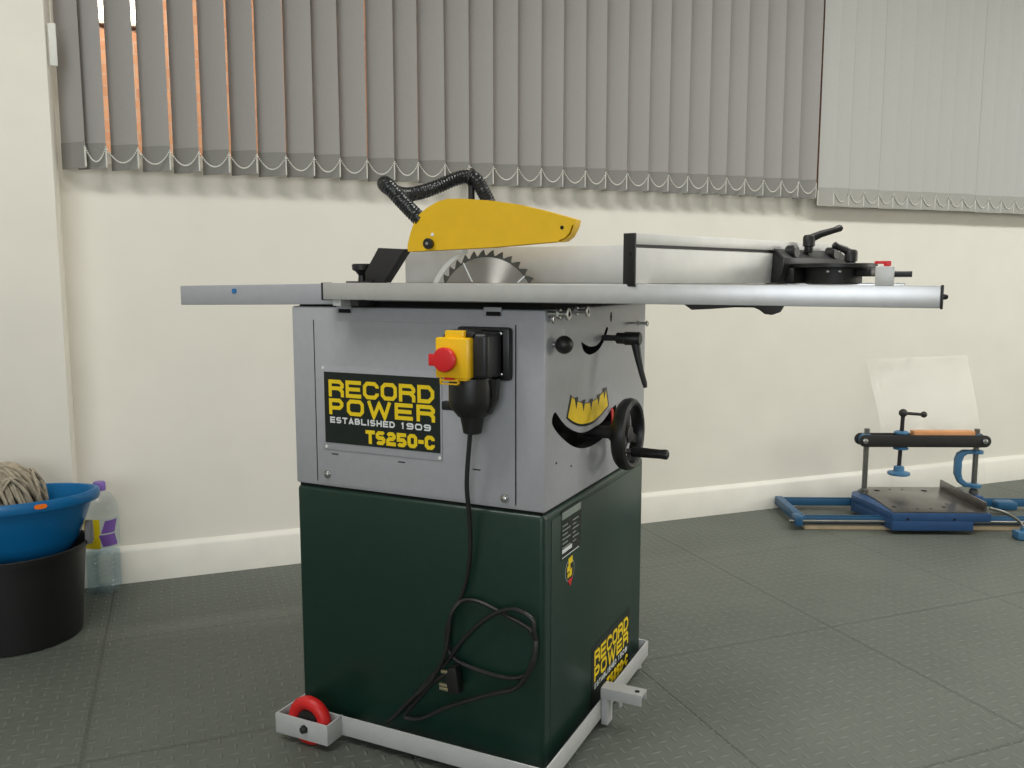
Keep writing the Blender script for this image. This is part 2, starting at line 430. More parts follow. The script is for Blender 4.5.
# back wall with the window opening behind the blinds
b = MB()
HS0, HS1, HZ0, HZ1 = -0.885, 4.6, 1.275, 2.42
b.box(-5.2, HS0, 0, 0.26, 0, 2.7); b.box(HS1, 6.2, 0, 0.26, 0, 2.7)
b.box(HS0, HS1, 0, 0.26, 0, HZ0); b.box(HS0, HS1, 0, 0.26, HZ1, 2.7)
wallobj('wall_back', b, M['wall'])
b = MB(); b.box(-1.75, -0.895, -0.13, 0.0, 0, 2.7, 0.004); wallobj('wall_pillar', b, M['wall'])
b = MB(); b.box(-5.4, -5.2, -5.6, 0.3, 0, 2.7); wallobj('wall_left', b, M['wall'])
b = MB(); b.box(6.2, 6.4, -5.6, 0.3, 0, 2.7); wallobj('wall_right', b, M['wall'])
b = MB(); b.box(-5.4, 6.4, -5.8, -5.6, 0, 2.7); wallobj('wall_front', b, M['wall'])
b = MB()
prof = [(0, 0), (-0.016, 0), (-0.016, 0.098), (-0.012, 0.106), (-0.006, 0.111), (-0.003, 0.116), (0, 0.116)]
b.prism([(-0.895, y, z) for y, z in prof], (7.09, 0, 0)); wallobj('baseboard_back', b, M['trimw'])
# window
b = MB()
for z0, z1 in ((HZ0, HZ0+0.05), (HZ1-0.05, HZ1)): b.box(HS0, HS1, 0.12, 0.18, z0, z1, 0.004)
for s in (HS0, 1.0, 2.8, HS1-0.05): b.box(s, s+0.05, 0.12, 0.18, HZ0+0.05, HZ1-0.05, 0.004)
wf = wallobj('window_1', b, M['winf'])
b = MB(); b.box(HS0+.05, HS1-.05, 0.148, 0.154, HZ0+.05, HZ1-.05)
po = b.build('pane', M['pane'], wf, world=False)
# what shows through the gaps of the blind: a brick wall with a lit lamp outside
b = MB(); b.box(-6, 7, 2.2, 2.4, 0, 4.2); wallobj('wall_outside', b, M['brick'])
sl = bpy.data.lights.new('brick_fill_light', 'AREA'); sl.energy = 110; sl.color = (1.0, 0.86, 0.74); sl.shape = 'RECTANGLE'; sl.size = 2.4; sl.size_y = 0.2  # unseen fill light, added to brighten the brick outside
so = bpy.data.objects.new('brick_fill_light', sl); COL.objects.link(so)
so.matrix_world = WM @ Matrix.Translation((-1.2, 0.5, 2.9)) @ Matrix.Rotation(math.radians(52), 4, 'X')
lp = thing('bulkhead_lamp', wp(-.80, 2.19, 2.315), 'lit lamp on the brick wall outside, glowing between the leftmost blind vanes', 'lamp', rotz=WANG)
b = MB(); b.box(-.11, .11, -.03, 0, -.085, .085, .01); b.build('housing', M['winf'], lp, world=False)
b = MB(); b.box(-.10, .10, -.09, -.03, -.07, .07, .02, 3); b.build('diffuser', M['lamp'], lp, world=False)

# ---------------------------------------------------------------- vertical blinds
VW = 0.089
def blind(label, sl, y0, ztop, zbot, ang, fm, hm, hookside, chain0=0, angs={}):
    root = thing('vertical_blind', wp(sl[0], y0, zbot), label, 'blind', rotz=WANG)
    vm = MB(); K = 8                                             # one slightly curved vane, its hem and its weight
    def vcurve(t, off): return Vector(((t-.5)*VW, -0.004*(1-(2*t-1)**2)+off, 0))
    for off in (0.0,):
        pts = [vcurve(i/K, -.0004) for i in range(K+1)]+[vcurve(i/K, .0004) for i in range(K, -1, -1)]
        vm.prism(pts, (0, 0, ztop-zbot))
    vmesh = vm.mesh('vane', fm)
    h = MB(); pts = [vcurve(i/K, -.0016) for i in range(K+1)]+[vcurve(i/K, .0016) for i in range(K, -1, -1)]
    h.prism(pts, (0, 0, .073)); hmesh = h.mesh('hem', hm)
    w = MB(); e = VW/2*hookside
    w.box(e-.0018, e+.0018, -.0026, .0026, .004, .060, .001)
    wmesh = w.mesh('weight', M['chainw'])
    ca, sa = math.cos(ang), math.sin(ang)
    for s in sl:
        v = bpy.data.objects.new('vane', vmesh); COL.objects.link(v); v.parent = root
        # the hooked edge stands at s
        k = sl.index(s); a2 = -math.radians(angs[k]) if k in angs else ang+math.radians(random.uniform(-.6, .6))
        v.location = (s-sl[0]-hookside*VW/2*math.cos(a2), hookside*-VW/2*math.sin(a2)+0.0, 0)
        v.location.z = random.uniform(-.0015, .0015)
        v.rotation_euler = (0, math.radians(random.uniform(-.15, .15)), a2)
        for nm, me in (('hem', hmesh), ('weight', wmesh)):
            p = bpy.data.objects.new(nm, me); COL.objects.link(p); p.parent = v
    c = MB()
    for s0, s1 in zip(sl[chain0:], sl[chain0+1:]):
        L = s1-s0; n = 24
        for i in range(n):
            t = i/n
            z = .060-.042*(1-(2*t-1)**2)
            q = bmesh.ops.create_icosphere(c.bm, subdivisions=1, radius=.0025)
            bmesh.ops.translate(c.bm, vec=(s0-sl[0]+t*L, -.006, z), verts=q['verts'])
    c.build('bead_chain', M['chainw'], root, world=False)
    r = MB(); r.box(-.06 if hookside > 0 else 0, sl[-1]-sl[0]+(.003 if hookside > 0 else .09), -.02, .02, ztop-zbot, ztop-zbot+.045, .003); r.build('head_rail', M['winf'], root, world=False)
    return root
ANGS = {0: 43, 2: 34.5, 3: 32.4, 4: 38.2, 5: 35.4, 6: 38.5, 7: 29.5, 8: 29}
SA = [-0.817, -0.763, -0.679, -0.593, -0.513, -0.428, -0.348, -0.262, -0.177, -0.097, -0.012, 0.077, 0.155, 0.246, 0.329, 0.414, 0.502, 0.588, 0.67, 0.756, 0.836, 0.92, 1.007, 1.09, 1.172, 1.259, 1.34, 1.423, 1.507, 1.59, 1.671, 1.758]
bl1 = blind('long grey vertical blind with open vanes beside the pillar, orange light in its gaps', SA, -0.085, 2.48, 1.252, math.radians(-30), M['vane'], M['hem'], 1, 0, ANGS)
SB = [1.787]+[1.865+0.0765*i for i in range(18)]
bl2 = blind('brighter lit grey vertical blind with flat closed vanes above the blue press', SB, -0.062, 2.48, 1.226, math.radians(1.6), M['vane2'], M['hem2'], -1, 1)
cd = MB(); x = -.8795-SA[0]
cd.tube([(x, -.030, 1.2), (x, -.031, .70), (x-.001, -.032, .380)], .0012, 6)
cd.build('pull_cord', M['chainw'], bl1, world=False)
cd = MB(); cd.box(x-.010, x+.010, -.036, -.028, .266, .380, .003); cd.build('cord_weight', M['chainw'], bl1, world=False)

# ================================================================== TABLE SAW
saw = thing('table_saw', (-.278, .287, .02), 'large grey and green table saw with a yellow blade guard standing in the middle', 'table saw')
CW, CD = .561, .592
def booled(obj, cutter_mb, cm):
    cme = cutter_mb.mesh('cut', [cm, cm]); co = bpy.data.objects.new('cut', cme); COL.objects.link(co)
    co.location = root_loc(obj)-root_loc(obj)
    cme.transform(Matrix.Translation(-root_loc(obj)))
    co.matrix_world = Matrix.Translation(root_loc(obj))
    md = obj.modifiers.new('b', 'BOOLEAN'); md.object = co; md.operation = 'DIFFERENCE'; md.solver = 'EXACT'
    md.material_mode = 'TRANSFER'
    bpy.context.view_layer.update()
    dg = bpy.context.evaluated_depsgraph_get()
    me = bpy.data.meshes.new_from_object(obj.evaluated_get(dg))
    obj.modifiers.clear(); obj.data = me
    bpy.data.objects.remove(co)
    me.set_sharp_from_angle(angle=math.radians(38))
# bodies
b = MB(); b.box(-CW, 0, 0, CD, .520, .884, .005, 2); upper = b.build('upper_cabinet', M['grey'], saw)
crescent = [(0.048, 0.697), (0.036, 0.694), (0.031, 0.680), (0.052, 0.661), (0.092, 0.638), (0.133, 0.62), (0.177, 0.608), (0.222, 0.603), (0.27, 0.604), (0.311, 0.609), (0.354, 0.62), (0.385, 0.634), (0.385, 0.668), (0.362, 0.664), (0.302, 0.644), (0.253, 0.639), (0.206, 0.637), (0.169, 0.641), (0.133, 0.651), (0.098, 0.665), (0.071, 0.681)]
slot = [(0.174, 0.817), (0.18, 0.805), (0.195, 0.795), (0.225, 0.789), (0.269, 0.795), (0.3, 0.81), (0.318, 0.825), (0.326, 0.836), (0.315, 0.838), (0.292, 0.818), (0.261, 0.806), (0.224, 0.805), (0.195, 0.811)]
c = MB()
for pl in (smooth2(crescent, (11, 12)), smooth2(slot)): c.prism([(-.05, y, z) for y, z in pl], (.10, 0, 0))
c.prism([(-.03, .344+.005*math.cos(t*PI/6)*1.1, .859+.011*math.sin(t*PI/6)) for t in range(12)], (.06, 0, 0))
booled(upper, c, M['void'])
b = MB(); b.box(-CW, 0, 0, CD, .02, .516, .010, 3); lower = b.build('lower_cabinet', M['green'], saw)
b = MB(); b.box(-CW+.006, -.006, .006, CD-.006, .514, .522); b.build('joint_strip', M['void'], saw)
b = MB(); b.box(.0002, .0012, .030, CD-.028, .035, .500, .0005); b.build('access_door', M['green'], saw)
b = MB(); b.box(-CW+.012, -.012, .012, CD-.012, .883, .896); b.build('shadow_gap_block', M['void'], saw)  # black block: the shade between cabinet and table put into its colour
# side panel of the upper cabinet
b = MB(); b.box(-.504, -.057, -.0016, .0, .527, .857, .0006); sp = b.build('side_panel', M['grey'], saw)
for x in (-.504, -.057):
    g = MB(); g.box(x-.0009, x+.0009, -.0022, -.0010, .530, .857); g.build('panel_seam', M['blackm'], sp)
for x, z in ((-.479, .546), (-.079, .540)):
    g = MB(); g.lathe((x, -.0016, z), (0, -1, 0), [(0, .0085), (.0015, .0085), (.0016, .006), (.005, .0055), (.0065, .003)], 18); g.build('bolt', M['steel'], sp)
for x, z in ((-.459, .589), (-.301, .587), (-.137, .588)):
    g = MB(); g.box(x-.008, x+.008, -.0021, -.0012, z-.0012, z+.0012); g.build('louvre_mark', M['blackm'], sp)
for x in (-.429, -.103):
    g = MB(); g.box(x-.018, x+.018, -.003, 0, .872, .888, .001); sl_ = g.build('lifting_slot', M['grey'], saw)
    g = MB(); g.box(x-.012, x+.017, -.0036, -.001, .8725, .880); g.build('slot_opening', M['void'], sl_)
# nameplate on the side
def PL(x0, z0):
    return lambda p: Vector((x0+p.x, -.0052, z0+p.y))
b = MB(); b.box(-.487, -.209, -.0036, -.0016, .598, .767, .0006); npf = b.build('nameplate_holder', M['grey'], saw)
for x, z in ((-.482, .762), (-.478, .603), (-.214, .603)):
    g = MB(); g.lathe((x, -.0036, z), (0, -1, 0), [(0, .0035), (.0012, .003), (.0016, .001)], 12); g.build('screw', M['winf'], npf)
b = MB(); b.box(-.4795, -.2125, -.0048, -.0034, .6125, .755); nb = b.build('nameplate', M['decal'], saw); nb['label'] = 'black and yellow nameplate reading RECORD POWER'
def plate_text(par, P, w, h):
    y = MB()
    lettering(y, 'RECORD', .048*w, .955*w, .655*h, .895*h, .053*h, P, .12)
    lettering(y, 'POWER', .048*w, .960*w, .405*h, .632*h, .053*h, P, .20, {'W': 1.35, 'P': .86})
    y.build('yellow_lettering', M['lety'], par)
    y = MB(); lettering(y, 'TS250-C', .37*w, .955*w, .035*h, .225*h, .052*h, P, .10, {'-': .55}, .16)
    y.build('model_lettering', M['lety'], par)
    q = MB()
    lettering(q, 'ESTABLISHED', .055*w, .625*w, .285*h, .372*h, .0205*h, P, .22, {'I': .3})
    lettering(q, '1909', .675*w, .925*w, .285*h, .372*h, .0205*h, P, .22, {'1': .6})
    q.build('white_lettering', M['letw'], par)
plate_text(nb, PL(-.481, .6125), .269, .1425)
# front decal low on the green door
FX = .0012
b = MB(); b.box(FX, FX+.0006, .248, .500, .030, .171); fd = b.build('door_decal', M['decal'], saw); fd['label'] = 'black and yellow decal low on the green door'
plate_text(fd, lambda p: Vector((FX+.0010, .250+p.x, .032+p.y)), .25, .139)
# specification plate and round emblem
b = MB(); b.box(FX, FX+.0006, .074, .178, .410, .507); si = b.build('specification_plate', M['decal'], saw)
g = MB()
z = .4985
g.box(FX+.0004, FX+.001, .078, .174, .488, .502)
g.build('plate_heading', M['spec'], si)
g = MB()
for k in range(6): g.box(FX+.0004, FX+.001, .080, .106+.014*(k % 2), .474-.0085*k, .4765-.0085*k); g.box(FX+.0004, FX+.001, .132, .150+.012*((k+1) % 2), .474-.0085*k, .4765-.0085*k)
g.build('printed_lines', M['spec'], si)
g = MB(); g.box(FX+.0004, FX+.001, .079, .128, .4225, .430); g.box(FX+.0004, FX+.001, .079, .165, .413, .4145); g.build('printed_strip', M['letw'], si)
b = MB(); b.prism([(FX, .119+.024*math.cos(t*PI/14), .379+.023*math.sin(t*PI/14)) for t in range(28)], (.0006, 0, 0)); em = b.build('round_emblem', M['spec'], saw)
g = MB(); g.prism([(FX+.0006, .119+.021*math.cos(t*PI/14), .379+.020*math.sin(t*PI/14)) for t in range(28)], (.0003, 0, 0)); g.build('emblem_field', M['decal'], em)
g = MB()
for (y0, y1, z0, z1) in ((.110, .131, .391, .404), (.104, .120, .378, .389), (.116, .128, .366, .380), (.106, .114, .366, .374)): g.prism([(FX+.0009, y0, z0), (FX+.0009, y1, z0+.002), (FX+.0009, y1, z1+.002), (FX+.0009, y0, z1)], (.0004, 0, 0))
g.build('emblem_yellow', M['lety'], em)
g = MB(); g.prism([(FX+.0009, .108, .361), (FX+.0009, .132, .363), (FX+.0009, .121, .347)], (.0004, 0, 0)); g.build('emblem_red', M['red'], em)

# bevel scale and pointer
sc = [(0.119, 0.721), (0.153, 0.706), (0.197, 0.696), (0.243, 0.695), (0.283, 0.702), (0.320, 0.714), (0.337, 0.671), (0.285, 0.656), (0.237, 0.648), (0.176, 0.652), (0.132, 0.664), (0.098, 0.679)]
b = MB(); b.prism([(0, y, z) for y, z in smooth2(sc, (0, 5, 6, 11))], (.0008, 0, 0)); scp = b.build('bevel_scale', M['decal'], saw)
cy, cz = sum(p[0] for p in sc)/12, sum(p[1] for p in sc)/12
g = MB(); g.prism([(.0008, cy+(y-cy)*.94, cz+(z-cz)*.86) for y, z in smooth2(sc, (0, 5, 6, 11))], (.0003, 0, 0)); g.build('scale_face', M['scaley'], scp)
for (y, z) in ((.147, .690), (.186, .680), (.228, .677), (.271, .681), (.306, .690)):
    th = z+.022; g = MB()
    g.prism([(.0011, y-.010, th+.001), (.0011, y, z), (.0011, y+.010, th+.001)], (.0002, 0, 0)); g.build('scale_tick', M['decal'], scp)
g = MB(); g.prism([(.004, .338, .668), (.004, .352, .662), (.004, .350, .630), (.004, .344, .630)], (.002, 0, 0)); g.build('pointer', M['red'], saw)
# handwheel
hw = MB(); hc = Vector((.055, .29, .623))
hw.cyl((-.03, .29, .623), (.04, .29, .623), .013); hw.lathe((.022, .29, .623), (1, 0, 0), [(0, .017), (.008, .018), (.03, .018)])
wheel = hw.build('handwheel_shaft', M['blackm'], saw)
hw = MB()
hw.lathe((.046, .29, .623), (1, 0, 0), [(0, .061), (-.002, .066), (.004, .072), (.014, .0745), (.024, .072), (.028, .066), (.026, .060), (.018, .0575), (.006, .058), (0, .061)], 56, cap=False)
for a in (90, 210, 330):
    d = Vector((0, math.cos(math.radians(a+8)), math.sin(math.radians(a+8))))
    c0 = Vector((.052, .29, .623)); n_ = Vector((1, 0, 0)).cross(d)
    hw.prism([c0+d*.012+n_*.011, c0+d*.060+n_*.008, c0+d*.060-n_*.008, c0+d*.012-n_*.011], (.010, 0, 0), .002)
hw.lathe((.044, .29, .623), (1, 0, 0), [(0, .018), (.020, .018), (.022, .012)])
hwl = hw.build('handwheel', M['black'], saw)
hw = MB(); hw.cyl((.056, .29, .587), (.070, .29, .587), .006); hw.build('handle_pin', M['steel'], hwl)
hw = MB(); hw.lathe((.068, .29, .587), (1, 0, 0), [(0, .009), (.004, .0105), (.06, .0095), (.070, .0105), (.0745, .0095), (.077, .005)]); hw.build('handle', M['black'], hwl)
# height/tilt lock lever
lv = MB(); lv.cyl((-.03, .293, .8185), (.035, .293, .8185), .006); lv.build('lock_shaft', M['blackm'], saw)
lv = MB(); lv.lathe((.030, .293, .8185), (1, 0, 0), [(0, .009), (.002, .0115), (.018, .0115), (.019, .0135), (.049, .0135), (.051, .012)])
lv.tube([(.070, .293, .812), (.075, .293, .787), (.083, .293, .754), (.091, .293, .729), (.093, .293, .720)], [.0095, .0078, .006, .0055, .004], 12)
lv.build('lock_lever', M['black'], saw)
# ball knob
kb = MB(); kb.cyl((0, .035, .822), (.015, .035, .822), .0055); kn = kb.build('knob_stem', M['steel'], saw)
kb = MB(); kb.ball((.021, .035, .822), .0165); kb.build('ball_knob', M['black'], saw)
kb = MB(); kb.box(.018, .020, .0345, .0355, .830, .850); kb.build('index_pin', M['steel'], kn)
# loose bolts
def boltx(y, z, L, r, nm='bolt'):
    q = MB(); q.cyl((-.004, y, z), (L, y, z), r*.55, n=12); q.lathe((L*.45, y, z), (1, 0, 0), [(0, r), (.005, r)], 6); q.lathe((L-.004, y, z), (1, 0, 0), [(0, r*1.2), (.003, r*1.2), (.004, r*.7)], 16)
    return q.build(nm, M['steel'], saw)
boltx(.46, .841, .046, .0052)
boltx(.012, .8775, .040, .009); boltx(.018, .868, .010, .006); boltx(.085, .880, .048, .008); boltx(.075, .872, .012, .006)
for y, z in ((.051, .603), (.125, .583)):
    q = MB(); q.lathe((0, y, z), (1, 0, 0), [(0, .0025), (.0012, .002)], 10); q.build('rivet', M['blackm'], saw)

# table, rail, rear extension
TZ = .9300
b = MB()
b.box(-.455, .140, -.033, .148, .897, TZ, .0015)                       # left field
b.box(-.455, .140, .214, .62, .897, TZ, .0015)
b.box(-.455, -.345, .147, .215, .897, TZ); b.box(-.095, .140, .147, .215, .897, TZ)   # round the blade opening
tb = b.build('table_top', M['iron'], saw)
b = MB(); b.box(-.345, -.095, .147, .1765, .905, TZ-.0005); b.box(-.345, -.095, .1855, .215, .905, TZ-.0005); b.build('throat_plate', M['alup'], saw)
b = MB()
b.box(-.4315, .6135, -.065, -.035, .8995, TZ+.0004, .0012)
rl = b.build('sliding_rail', M['alu'], saw); rl['label'] = 'long aluminium sliding rail along the table side'
for x0, x1 in ((-.4345, -.4315), (.6135, .6170)):
    g = MB(); g.box(x0, x1, -.0662, -.034, .8982, TZ+.0012, .0008); ec = g.build('rail_end_cap', M['black'], rl)
rl.rotation_euler.y = .0018
g = MB(); g.lathe((.6170, -.05, .915), (1, 0, 0), [(0, .004), (.004, .0035), (.006, .002)], 12); g.build('cap_screw', M['black'], rl)
for x in (-.40, -.36):
    g = MB(); g.box(x-.012, x+.006, -.060, -.004, .888, .8995); g.build('rail_bracket', M['frame'] if x < -.37 else M['blackm'], rl)
# rear extension table, painted sheet, hanging slightly low
b = MB(); b.box(-.86, -.456, -.004, .55, .8895, TZ+.0005, .002)
b.box(-.456, -.40, -.004, -.001, .8895, TZ-.001)
ex = b.build('rear_extension_table', M['grey'], saw)
def shear(me, off):
    for v in me.vertices:
        x = v.co.x+off
        if x < -.40: v.co.z -= (-.40-x)*.015
shear(ex.data, -.278)
g = MB(); g.prism([(-.706+.006*math.cos(t), -.0055, .9135+.007*math.sin(t)*(1+.4*math.cos(2*t))) for t in [i*PI/6 for i in range(12)]], (0, .003, 0)); g.build('blue_pen_mark', mat('blue_ink', (40, 110, 170), .5), ex)
# black clamp bracket under the sliding rail
b = MB(); b.prism([(.258, -.06, .8995), (.270, -.06, .8915), (.301, -.06, .8935), (.361, -.06, .8985), (.361, -.06, .8995)], (0, .02, 0), .0008)
b.prism([(.330, -.06, .8995), (.337, -.06, .8965), (.364, -.06, .8965), (.372, -.06, .893), (.380, -.06, .887), (.390, -.06, .886), (.400, -.06, .890), (.405, -.06, .8995)], (0, .022, 0), .0008)
b.build('rail_clamp_bracket', M['blackm'], rl)

# blade with 24 hooked teeth
BC = Vector((-.2095, .181, .872)); R0 = .125
b = MB(); pts = []
NT = 36; TS_ = 26/NT
for k in range(NT):
    a0 = 2*PI*k/NT+.05
    # going clockwise seen from the near side; the steep face looks towards the front
    for da, rr in ((0.0, R0), (0.016, .1190), (0.035, .1145), (0.07, .1132), (0.10, .1150), (0.150, .1190), (0.205, .1230)):
        a = a0-da*TS_
        pts.append((a, rr))
pts = sorted(pts, key=lambda q: -q[0])
bl = [(BC.x+r*math.cos(a), BC.y-.0013, BC.z+r*math.sin(a)) for a, r in pts]
b.prism(bl, (0, .0026, 0)); blade = b.build('saw_blade', M['tooth'], saw); blade['label'] = 'round toothed steel blade'
# the bright ground disc of the blade, a slightly thicker body
g = MB(); g.prism([(BC.x+.110*math.cos(t*PI/48), BC.y-.0017, BC.z+.110*math.sin(t*PI/48)) for t in range(96)], (0, .0034, 0)); g.build('blade_body', M['blade'], blade)
for a, r0, r1 in ((118, .068, .112), (40, .092, .112)):
    g = MB(); a = math.radians(a); d = Vector((math.cos(a), 0, math.sin(a))); n_ = Vector((-d.z, 0, d.x))*.0011
    p0 = BC+d*r0+Vector((0, -.0019, 0)); p1 = BC+d*r1+Vector((0, -.0019, 0))
    g.prism([p0+n_, p1+n_, p1-n_, p0-n_], (0, .0002, 0)); g.build('expansion_slot', M['letw'], blade)
# riving knife
b = MB(); kn_ = []
for i in range(11): a = math.radians(158-i*4.8); kn_.append((BC.x+(.1385-.0004*i)*math.cos(a), BC.y-.0012, BC.z+(.1385-.0004*i)*math.sin(a)))
for i in range(11): a = math.radians(110+i*4.8); kn_.append((BC.x+.1268*math.cos(a), BC.y-.0012, BC.z+.1268*math.sin(a)))
b.prism(kn_, (0, .0024, 0)); 
b.build('riving_knife', M['alup'], saw)
# guard
GP = [(-0.382, 0.995), (-0.383, 1.008), (-0.376, 1.032), (-0.365, 1.057), (-0.352, 1.072), (-0.334, 1.084), (-0.31, 1.095), (-0.286, 1.1), (-0.251, 1.099), (-0.182, 1.092), (-0.127, 1.083), (-0.074, 1.07), (-0.021, 1.055), (-0.005, 1.05), (-0.008, 1.037), (-0.018, 1.019), (-0.031, 1.01), (-0.052, 1.009), (-0.183, 1.001), (-0.281, 0.998)]
GP = [(x-.006, z) for x, z in GP]
b = MB(); b.prism([(x, .168, z) for x, z in GP], (0, .026, 0))
lowf = [f for f in b.bm.faces if abs(f.normal.y) < .5 and all(v.co.z < 1.0125 for v in f.verts) and f.normal.z < -.5]
bmesh.ops.delete(b.bm, geom=lowf, context='FACES')
bmesh.ops.recalc_face_normals(b.bm, faces=b.bm.faces)
bmesh.ops.solidify(b.bm, geom=list(b.bm.faces), thickness=.003)
bmesh.ops.recalc_face_normals(b.bm, faces=b.bm.faces)
gd = b.build('blade_guard', M['yellow'], saw); gd['label'] = 'yellow plastic blade guard'
c = MB(); c.prism([(x-.006, .160, z) for x, z in [(-.0100, 1.040), (-.0135, 1.0395), (-.019, 1.025), (-.029, 1.0155), (-.040, 1.0125), (-.0395, 1.0095), (-.0285, 1.0125), (-.016, 1.023)]], (0, .02, 0))
booled(gd, c, M['yellow'])
g = MB(); g.lathe((-.334, .169, 1.0105), (0, -1, 0), [(0, .0095), (.004, .0108), (.012, .0108), (.014, .009)], 20); gk = g.build('guard_knob', M['black'], gd)
g = MB(); g.lathe((-.334, .1552, 1.0105), (0, -1, 0), [(0, .0035), (.0012, .003)], 12); g.build('knob_stud', M['steel'], gk)
for x, z, m_ in ((-.328, 1.029, 'letw'), (-.040, 1.036, 'void')):
    g = MB(); g.lathe((x, .1685, z), (0, -1, 0), [(0, .004), (.0018, .0034)], 12); g.build('guard_rivet', M[m_], gd)
# dust hose, ribbed
def ribbed(mb, path, r):
    P = spline(path, 40); Q = [P[0]]; L = [0.0]
    for p in P[1:]:
        if (p-Q[-1]).length > .0016: L.append(L[-1]+(p-Q[-1]).length); Q.append(p)
    mb.tube(Q, [r*(.95+.055*math.sin(2*PI*l/.0072)) for l in L], 18)
b = MB()
ribbed(b, [(-.362, .181, 1.058), (-.400, .181, 1.092), (-.430, .181, 1.121), (-.450, .186, 1.137), (-.468, .205, 1.141), (-.474, .232, 1.134), (-.470, .262, 1.126), (-.466, .30, 1.127), (-.452, .34, 1.137), (-.430, .37, 1.151), (-.402, .39, 1.166), (-.374, .40, 1.172), (-.351, .40, 1.165), (-.333, .40, 1.140), (-.316, .40, 1.108), (-.300, .40, 1.060), (-.292, .40, .995), (-.290, .40, .932)], .0165)
hs = b.build('dust_hose', mat('black_ribbed_hose', (24, 26, 28), .28, var=.1), saw)
b = MB(); b.cyl((-.3615, .40, .931), (-.3615, .40, 1.152), .0075); b.torus((-.3615, .40, 1.170), (1, .1, -.2), .018, .003, 20, 8); b.build('hose_support', M['blackm'], saw)
b = MB(); b.lathe((-.354, .181, 1.052), (-.72, 0, .69), [(0, .0125), (.010, .0125), (.012, .011)], 24); b.build('hose_port', M['black'], gd)
# guard arm bracket with clamp knob
b = MB(); b.prism([(-.461, .165, 1.004), (-.394, .165, 1.0005), (-.4485, .165, .9305), (-.493, .165, .9305), (-.497, .165, .952)], (0, .030, 0), .002)
b.box(-.535, -.47, .15, .21, .9300, .9335)
br_ = b.build('guard_bracket', M['blackm'], saw)
g = MB(); g.lathe((-.514, .18, .932), (0, 0, 1), [(0, .009), (.014, .008), (.022, .014), (.026, .021), (.036, .022), (.039, .019)], 24); g.build('clamp_knob', M['black'], br_)

# switch box
b = MB(); b.box(-.168, -.0605, -.020, -.0016, .758, .853, .006, 2); sw = b.build('switch_box', M['black'], saw)
g = MB(); g.prism([(-.166, -.018, .764), (-.073, -.018, .764), (-.073, -.018, .848), (-.166, -.018, .848)], (0, -.002, 0))
g.box(-.163, -.074, -.080, -.018, .766, .846, .008, 3); g.box(-.150, -.098, -.085, -.05, .838, .850, .003); g.build('switch_body', M['black'], sw)
for x, z in ((-.074, .842), (-.073, .770)):
    g = MB(); g.lathe((x-.004, -.020, z), (0, -1, 0), [(0, .004), (.002, .0036), (.003, .001)], 12); g.build('screw', M['steel'], sw)
g = MB(); g.box(-.164, -.100, -.101, -.078, .768, .838, .003, 2); g.box(-.149, -.112, -.094, -.076, .832, .850, .002); g.box(-.164+.036, -.105+.001, -.098, -.082, .764, .771, .002)
yc = g.build('switch_cover', M['yel2'], sw); yc['label'] = 'yellow flip cover'
g = MB()
for q in ((-.155, -.118, -.102, -.096, .757, .7595), (-.155, -.1525, -.102, -.096, .757, .768), (-.1205, -.118, -.102, -.096, .757, .768)): g.box(*q, .0006)
g.box(-.155, -.118, -.103, -.094, .763, .766, .0008); g.build('latch_loop', M['yel2'], yc)
g = MB(); g.box(-.146, -.128, -.1035, -.098, .7655, .7695, .001); g.build('lock_tab', M['red'], yc)
g = MB(); g.lathe((-.1395, -.101, .8010), (0, -1, 0), [(0, .014), (.004, .014), (.005, .0205), (.013, .0215), (.016, .020), (.017, .017)], 32)
g.box(-.169, -.144, -.117, -.109, .790, .8105, .002); rb = g.build('stop_button', M['red'], sw); rb['label'] = 'red mushroom stop button'
# coupling plug below
b = MB(); PX, PY = -.1235, -.042
b.lathe((PX, PY, .765), (0, 0, -1), [(0, .040), (.012, .042), (.040, .042), (.052, .040), (.070, .026), (.071, .022), (.100, .0165), (.102, .013)], 28)
b.box(PX-.060, PX-.03, PY-.008, PY+.008, .703, .719, .003); b.prism([(PX+.040, PY-.006, .764), (PX+.052, PY-.006, .764), (PX+.050, PY-.006, .728), (PX+.036, PY-.006, .700), (PX+.034, PY-.006, .708), (PX+.043, PY-.006, .732)], (0, .012, 0))
pg = b.build('cable_coupling', M['black'], saw)
# mains cable hanging and looped down the cabinet
cp = [(-0.128, 0.665), (-0.140, 0.57), (-0.141, 0.495), (-0.146, 0.417), (-0.163, 0.352), (-0.19, 0.3), (-0.201, 0.254), (-0.186, 0.22), (-0.143, 0.205), (-0.067, 0.201), (-0.026, 0.221), (0.002, 0.265), (0.002, 0.303), (-0.018, 0.329), (-0.058, 0.339), (-0.108, 0.313), (-0.159, 0.261), (-0.195, 0.211), (-0.233, 0.17), (-0.28, 0.111), (-0.325, 0.064), (-0.318, 0.070), (-0.275, 0.118), (-0.228, 0.167), (-0.197, 0.224), (-0.187, 0.272), (-0.18, 0.313), (-0.163, 0.335), (-0.125, 0.339), (-0.067, 0.321), (-0.018, 0.299), (-0.002, 0.257), (-0.042, 0.195), (-0.1, 0.167), (-0.189, 0.123), (-0.252, 0.084), (-0.288, 0.080), (-0.272, 0.106), (-0.229, 0.159), (-0.192, 0.190)]
ys = [-.042, -.034, -.022, -.014, -.010]
path = []
for i, (x, z) in enumerate(cp):
    y = ys[i] if i < 5 else (-.010 if i < 12 else -.018 if i < 20 else -.024 if i < 27 else -.012 if i < 31 else -.021)
    x2 = min(x, -.012)if i in (11, 12, 13, 31, 30) else x
    path.append((x2, y, z))
b = MB(); b.tube(spline(path, 7), .0044, 8); cb = b.build('power_cable', M['cable'], saw)
